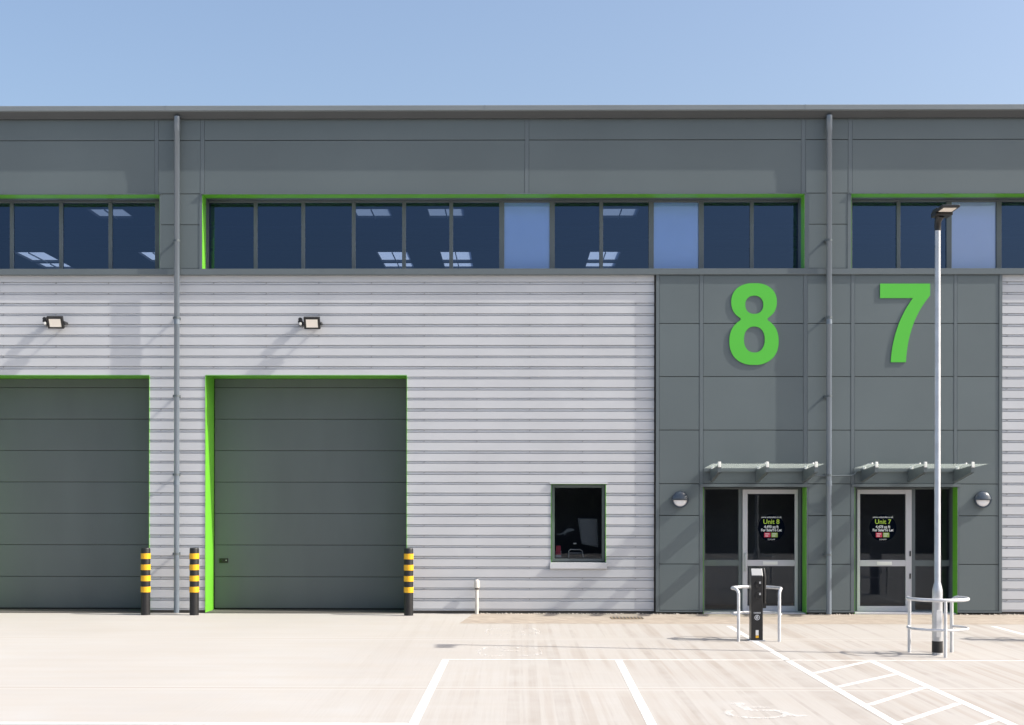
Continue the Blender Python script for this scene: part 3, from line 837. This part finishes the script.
# gravel specks along the wall foot
q = MB()
for i in range(520):
    x = random.uniform(fx(478), 12.5); y = random.uniform(-.10, .04) ; r_ = random.uniform(.008, .024)
    if e8[0] < x < e8[1] or e7[0] < x < e7[1]: continue
    vs = [(x+math.cos(a)*r_*random.uniform(.7,1.2), y+math.sin(a)*r_, .004) for a in (0, 1.2, 2.5, 3.8, 5.1)]
    q.add(vs+[(x, y, .004+r_*random.uniform(.6,1.3))], [(0,1,5),(1,2,5),(2,3,5),(3,4,5),(4,0,5)])
tag(q.build('gravel', 'stone'), 'loose pale stones along the foot of the wall', 'gravel', kind='stuff')
# drain cover
ca = gnd(611, 618.3); cb = gnd(642, 618.3)
q = MB(); 
yy = ca[1]
q.box(0, cb[0]-ca[0], -.22, .22, .004, .012)
for k in range(9): q.box(.04+k*.063, .07+k*.063, -.18, .18, .012, .016, 1)
o = q.build('drain_cover', ['cover', 'plinth']); o.location = (ca[0], yy, 0)
tag(o, 'narrow brown drain cover in the block paving by the wall', 'drain cover')

# ------------------------------------------------------------------ guard rails
def guard(name, loc, legs, a0, a1, rad, htop, hlow, label, group, rt=.024):
    root = thing(name, (loc[0], loc[1], 0), label, 'guard rail', group)
    pt = lambda a, z, r_=rad: (math.cos(R(a))*r_, math.sin(R(a))*r_, z)
    n = 40; q = MB()
    ring = [pt(a0+(a1-a0)*i/n, htop) for i in range(n+1)]
    def end(a, s_):
        b_ = .085
        out = []
        for k in range(1, 6):
            e_ = k/5*PI/2; da = math.degrees(b_*math.sin(e_)/rad)*s_
            out.append(pt(a+da, htop-b_*(1-math.cos(e_))))
        da = math.degrees(b_/rad)*s_
        out.append(pt(a+da, 0)); return out
    full = end(a0, -1)[::-1] + ring + end(a1, 1)
    q.tube(full, rt, 12); q.build('top_rail', 'galv', root)
    q = MB(); q.tube([pt(a0-12+(a1-a0+24)*i/n, hlow) for i in range(n+1)], rt*.7, 12); q.build('lower_rail', 'galv', root)
    for a in legs:
        q = MB(); q.tube([pt(a, 0), pt(a, htop-.01)], rt*.95, 12); q.build('leg', 'galv', root)
    return root
# ------------------------------------------------------------------ street lamp
lx, ly = gnd(937.3, 654.6)
SL = thing('street_lamp', (lx, ly, 0), 'tall galvanised lamp post with flat black lamp head before the right entrance', 'street lamp')
q = MB(); q.tube([(0,0,0),(0,0,.86),(0,0,.90),(0,0,.99),(0,0,1.0),(0,0,5.90)], [.071,.071,.069,.046,.043,.038], 28); q.build('pole', 'polesteel', SL)
q = MB(); q.tube([(0,0,.03),(0,0,.19)], .0735, 28); q.build('base_band', 'blackpaint', SL)
q = MB(); q.box(-.035,.035,-.079,-.07,.25,.62); q.build('service_door', 'galv', SL, bevel=.003)
q = MB(); q.tube([(0,0,5.86),(0,0,5.98),(.01,-.02,6.02),(.02,-.05,6.06)], [.045,.046,.052,.06], 18); q.build('spigot', 'black', SL)
HM = Matrix.Translation((.035,-.01,6.09)) @ Matrix.Rotation(R(-1), 4, 'X')
q = MB(); q.box(-.122,.122,-.47,.04,-.012,.022,0,HM); q.box(-.118,.118,-.17,.05,-.052,-.008,0,HM); q.box(-.11,.11,-.16,.02,.018,.05,0,HM)
q.build('lamp_head', 'black', SL, bevel=.008)
q = MB(); q.box(-.088,.088,-.425,-.20,-.018,-.010,0,HM); q.build('lamp_lens', 'lens', SL)
guard('guard_rail', (lx+.01, ly+.02), (-92,), -204, 33, .40, .775, .37, 'curved galvanised guard rail round the foot of the lamp post', 'curved guard rails')

# ------------------------------------------------------------------ charging posts
def charger(x, y, label):
    C_ = thing('charging_post', (x, y, 0), label, 'charging post', 'black vehicle charging posts')
    w = .088; dp = .10; h = 1.10
    q = MB(); pr = [(-dp, .0), (-dp, h-.12), (-.02, h-.0), (dp, h), (dp, 0)]
    n = len(pr); vs = [(-w, *p_) for p_ in pr] + [(w, *p_) for p_ in pr]
    q.add(vs, [tuple(range(n))[::-1], tuple(range(n, 2*n))] + [(i, (i+1) % n, n+(i+1) % n, n+i) for i in range(n)])
    q.build('post_body', 'black', C_, bevel=.008)
    ang = math.atan2(.08, .12)
    Mx = Matrix.Translation((0, -.06, h-.06)) @ Matrix.Rotation(-ang, 4, 'X')
    q = MB(); q.box(-.082, .082, -.006, .004, -.06, .06, 0, Mx); q.build('display', 'grey', C_, bevel=.003)
    for z in (.855, .685):
        q = MB(); q.ring((0.015, z), .036, .05, 28, 'y', 0, 2*PI, -dp-.022, -dp+.002); q.disc((0.015, z), .037, -dp-.010, -dp+.001, 24)
        q.box(-.015, .045, -dp-.035, -dp-.015, z+.03, z+.052)
        q.build('socket', 'black', C_, bevel=.003)
        q = MB(); q.box(.022, .05, -dp-.038, -dp-.034, z+.012, z+.046); q.build('socket_highlight', 'grey', C_)  # grey patch painted in as the highlight on each socket
    q = MB(); q.tube([(.12, .02, .50), (.125, .0, .62), (.13, .02, .95), (.115, .03, 1.09), (.10, .05, 1.06)], .026, 12); q.box(.093, .15, -.02, .06, .49, .56); q.build('cable_holster', 'black', C_, bevel=.004)
    # marks
    q = MB(); vs, fs = text_mesh('CHARGE', .03, .105, .001, .0008); q.add([(v[0], -dp-.002-v[2], v[1]+.425) for v in vs], fs)
    q.ring((0, .355), .032, .040, 28, 'y', 0, 2*PI, -dp-.003, -dp+.001)
    q.ring((0, .355), .012, .020, 20, 'y', .5, 5.4, -dp-.003, -dp+.001); q.box(-.012, .020, -dp-.003, -dp+.001, .351, .358)
    q.box(-.004, .004, -dp-.003, -dp+.001, .372, .39)
    q.build('charging_mark', 'ink', C_)
    q = MB(); q.box(-.022, .022, -dp-.002, -dp+.001, .085, .165); q.build('white_label', 'white', C_)
    q = MB(); q.box(-.022, .022, -dp-.0025, -dp+.001, .045, .083); q.build('yellow_label', 'yellow', C_)
    q = MB(); q.box(-.12, .12, -.125, .125, .0, .012); q.build('base_plate', 'galv', C_)
    return C_
cx, cy = gnd(756, 640.3)
charger(cx, cy, 'black charging post before the left entrance, with white sloping display')
guard('guard_rail', (cx+.01, cy+.02), (90,), -18, 200, .365, .79, .40, 'curved galvanised guard rail round the charging post', 'curved guard rails')
# a second post and rail stand just outside the frame; their shadow enters at right
c2x, c2y = gnd(1053, 640.8)
c2 = charger(c2x, c2y, 'black charging post just beyond the right edge of the photo')
guard('guard_rail', (c2x+.01, c2y+.02), (90,), -18, 200, .365, .79, .40, 'curved galvanised guard rail beyond the right edge of the photo', 'curved guard rails')

# ------------------------------------------------------------------ things seen in the small window
wx0, wx1 = fx(551), fx(606)
q = MB()
def lp(cx_, cy_, Y=.55): return (fx(548+cx_/7.88, Y), Y, fz(480+cy_/7.88, 578, Y))
for a, c in (((240,305),(385,310)), ((385,310),(395,515)), ((395,525),(270,500)), ((270,500),(240,305))): q.tube([lp(*a), lp(*c)], .013, 8)
o = q.build('board', 'trim'); tag(o, 'tilted dark grey framed board leaning inside the small window', 'board')
q = MB(); c4 = [lp(240,305), lp(385,310), lp(395,515), lp(270,500)]
q.add([(v[0], v[1]+.01, v[2]) for v in c4] + [(v[0], v[1]+.02, v[2]) for v in c4], [(0,1,2,3), (7,6,5,4), (0,4,5,1), (1,5,6,2), (2,6,7,3), (3,7,4,0)]); q.build('board_panel', 'frame', o)
q = MB(); q.tube([lp(165,610), lp(165,560), lp(180,545), lp(200,548)], .008, 8); q.tube([lp(200,500), lp(225,500)], .012, 8)
q.tube([lp(200,548), lp(255,548), lp(272,560), lp(280,608)], .008, 8); q.tube([lp(165,575), lp(276,575)], .005, 8)
tag(q.build('metal_stand', 'white'), 'small bright metal stand inside the small window', 'stand')
q = MB(); a = lp(60,600); c = lp(105,560); q.box(a[0], c[0], .5, .58, a[2]-.02, a[2]+.10, 1); 
q.add([lp(60,590,.49), lp(105,590,.49), lp(100,550,.49), lp(65,535,.49)], [(0,1,2,3)], 0); q.box(a[0]+.01, c[0]-.01, .5, .57, a[2]+.10, a[2]+.2, 0)
tag(q.build('storage_box', ['red', 'white']), 'red and white box in the lower left of the small window', 'box')
q = MB(); pts = [(62,425),(110,420),(150,385),(185,380),(215,395),(180,405),(150,415),(130,438),(125,425),(90,435)]
vs = [lp(*p_, .50) for p_ in pts] + [lp(*p_, .512) for p_ in pts]; n = len(pts)
q.add(vs, [tuple(range(n))[::-1], tuple(range(n, 2*n))] + [(i, (i+1) % n, n+(i+1) % n, n+i) for i in range(n)])
tag(q.build('pale_outline', 'trim'), 'pale irregular flat piece inside the small window', 'flat_piece')  # thin irregular outline behind the glass
q = MB(); q.box(wx0-.4, wx1+.4, .5, .9, sw[2]-.06, sw[2]-.02); q.box(wx0-.4, wx0-.36, .5, .9, 0.007, sw[2]-.06); q.box(wx1+.36, wx1+.4, .5, .9, 0.007, sw[2]-.06)
tag(q.build('worktop', 'room'), 'dark worktop just inside the small window', 'worktop')

# ------------------------------------------------------------------ unseen building added across the yard, something dark for the glass to reflect
O = thing('added_warehouse', (0, -62, 0), 'unseen clad building added across the yard for dark reflections in the glass', 'building')
q = MB(); q.box(-45, 45, -14, 0, 0, 8.2); q.build('wall', 'clad', O)
q = MB(); q.prism([(.3, 8.2), (-7, 9.4), (-14.3, 8.2)], -45.3, 45.3, 0, closed=True); q.build('roof', 'gutter', O)
for k in range(-4, 5):
    q = MB(); q.box(k*9.5-1.8, k*9.5+1.8, 0, .03, 0, 4.2); q.build('roller_door', 'door', O)
    q = MB(); q.box(k*9.5+2.6, k*9.5+6.8, 0, .03, 5.6, 6.9); q.build('window', 'frame', O)

HG = thing('added_hedge', (0, -30, 0), 'dark green foliage row added unseen behind the camera for dark reflections in the glass', 'added_hedge')  # unseen greenery added so the door glass reflects something dark
rg = random.Random(3); q = MB()
for i in range(9000):
    x = rg.uniform(-26, 26); a_ = rg.random()
    top_h = 2.9+.25*math.sin(x*1.7)+.2*math.sin(x*.6+1)
    if a_ < .7: y_, z_ = rg.choice((-.6, .6))+rg.uniform(-.12, .12), rg.uniform(.02, top_h)
    else: y_, z_ = rg.uniform(-.6, .6), top_h+rg.uniform(-.15, .12)
    u_ = Vector((rg.uniform(-1,1), rg.uniform(-1,1), rg.uniform(-1,1))).normalized()*rg.uniform(.09,.18); w_ = u_.orthogonal().normalized()*rg.uniform(.06,.12)
    c_ = Vector((x, y_, z_)); q.quad(c_-u_, c_-w_, c_+u_, c_+w_)
q.build('foliage', pm('hedge_leaf', (.07, .09, .045), .7, island=.4), HG)
q = MB(); q.box(-26, 26, -.5, .5, 0, 2.6); q.build('branches', pm('hedge_twigs', (.02, .02, .012), .9), HG)
# ------------------------------------------------------------------ light
sund = Vector((-6.8, 1.20, -6.02)).normalized(); tos = -sund
sl = bpy.data.lights.new('sun', 'SUN'); sl.energy = 4.15; sl.angle = R(.45); sl.color = (1, .94, .85)
so = bpy.data.objects.new('sun', sl); COL.objects.link(so); so.rotation_euler = sund.to_track_quat('-Z', 'Y').to_euler(); so.location = (20, -10, 30)
W = bpy.data.worlds.new('World'); S.world = W; W.use_nodes = True; nt = W.node_tree
sky = nt.nodes.new('ShaderNodeTexSky'); sky.sky_type = 'NISHITA'; sky.sun_disc = False
sky.sun_elevation = math.asin(tos.z); sky.sun_rotation = math.atan2(tos.x, tos.y)
sky.air_density = 1.0; sky.dust_density = 4.6; sky.ozone_density = 1.6; sky.altitude = 50
nt.links.new(sky.outputs[0], nt.nodes['Background'].inputs[0]); nt.nodes['Background'].inputs[1].default_value = .144
vs_ = S.view_settings; vs_.view_transform = 'Standard'; vs_.look = 'None'; vs_.exposure = 0.68; vs_.gamma = 1; vs_.use_curve_mapping = False
S.render.engine = 'CYCLES'
S.cycles.max_bounces = 10; S.cycles.transparent_max_bounces = 12
S.render.resolution_x = 1024; S.render.resolution_y = 725
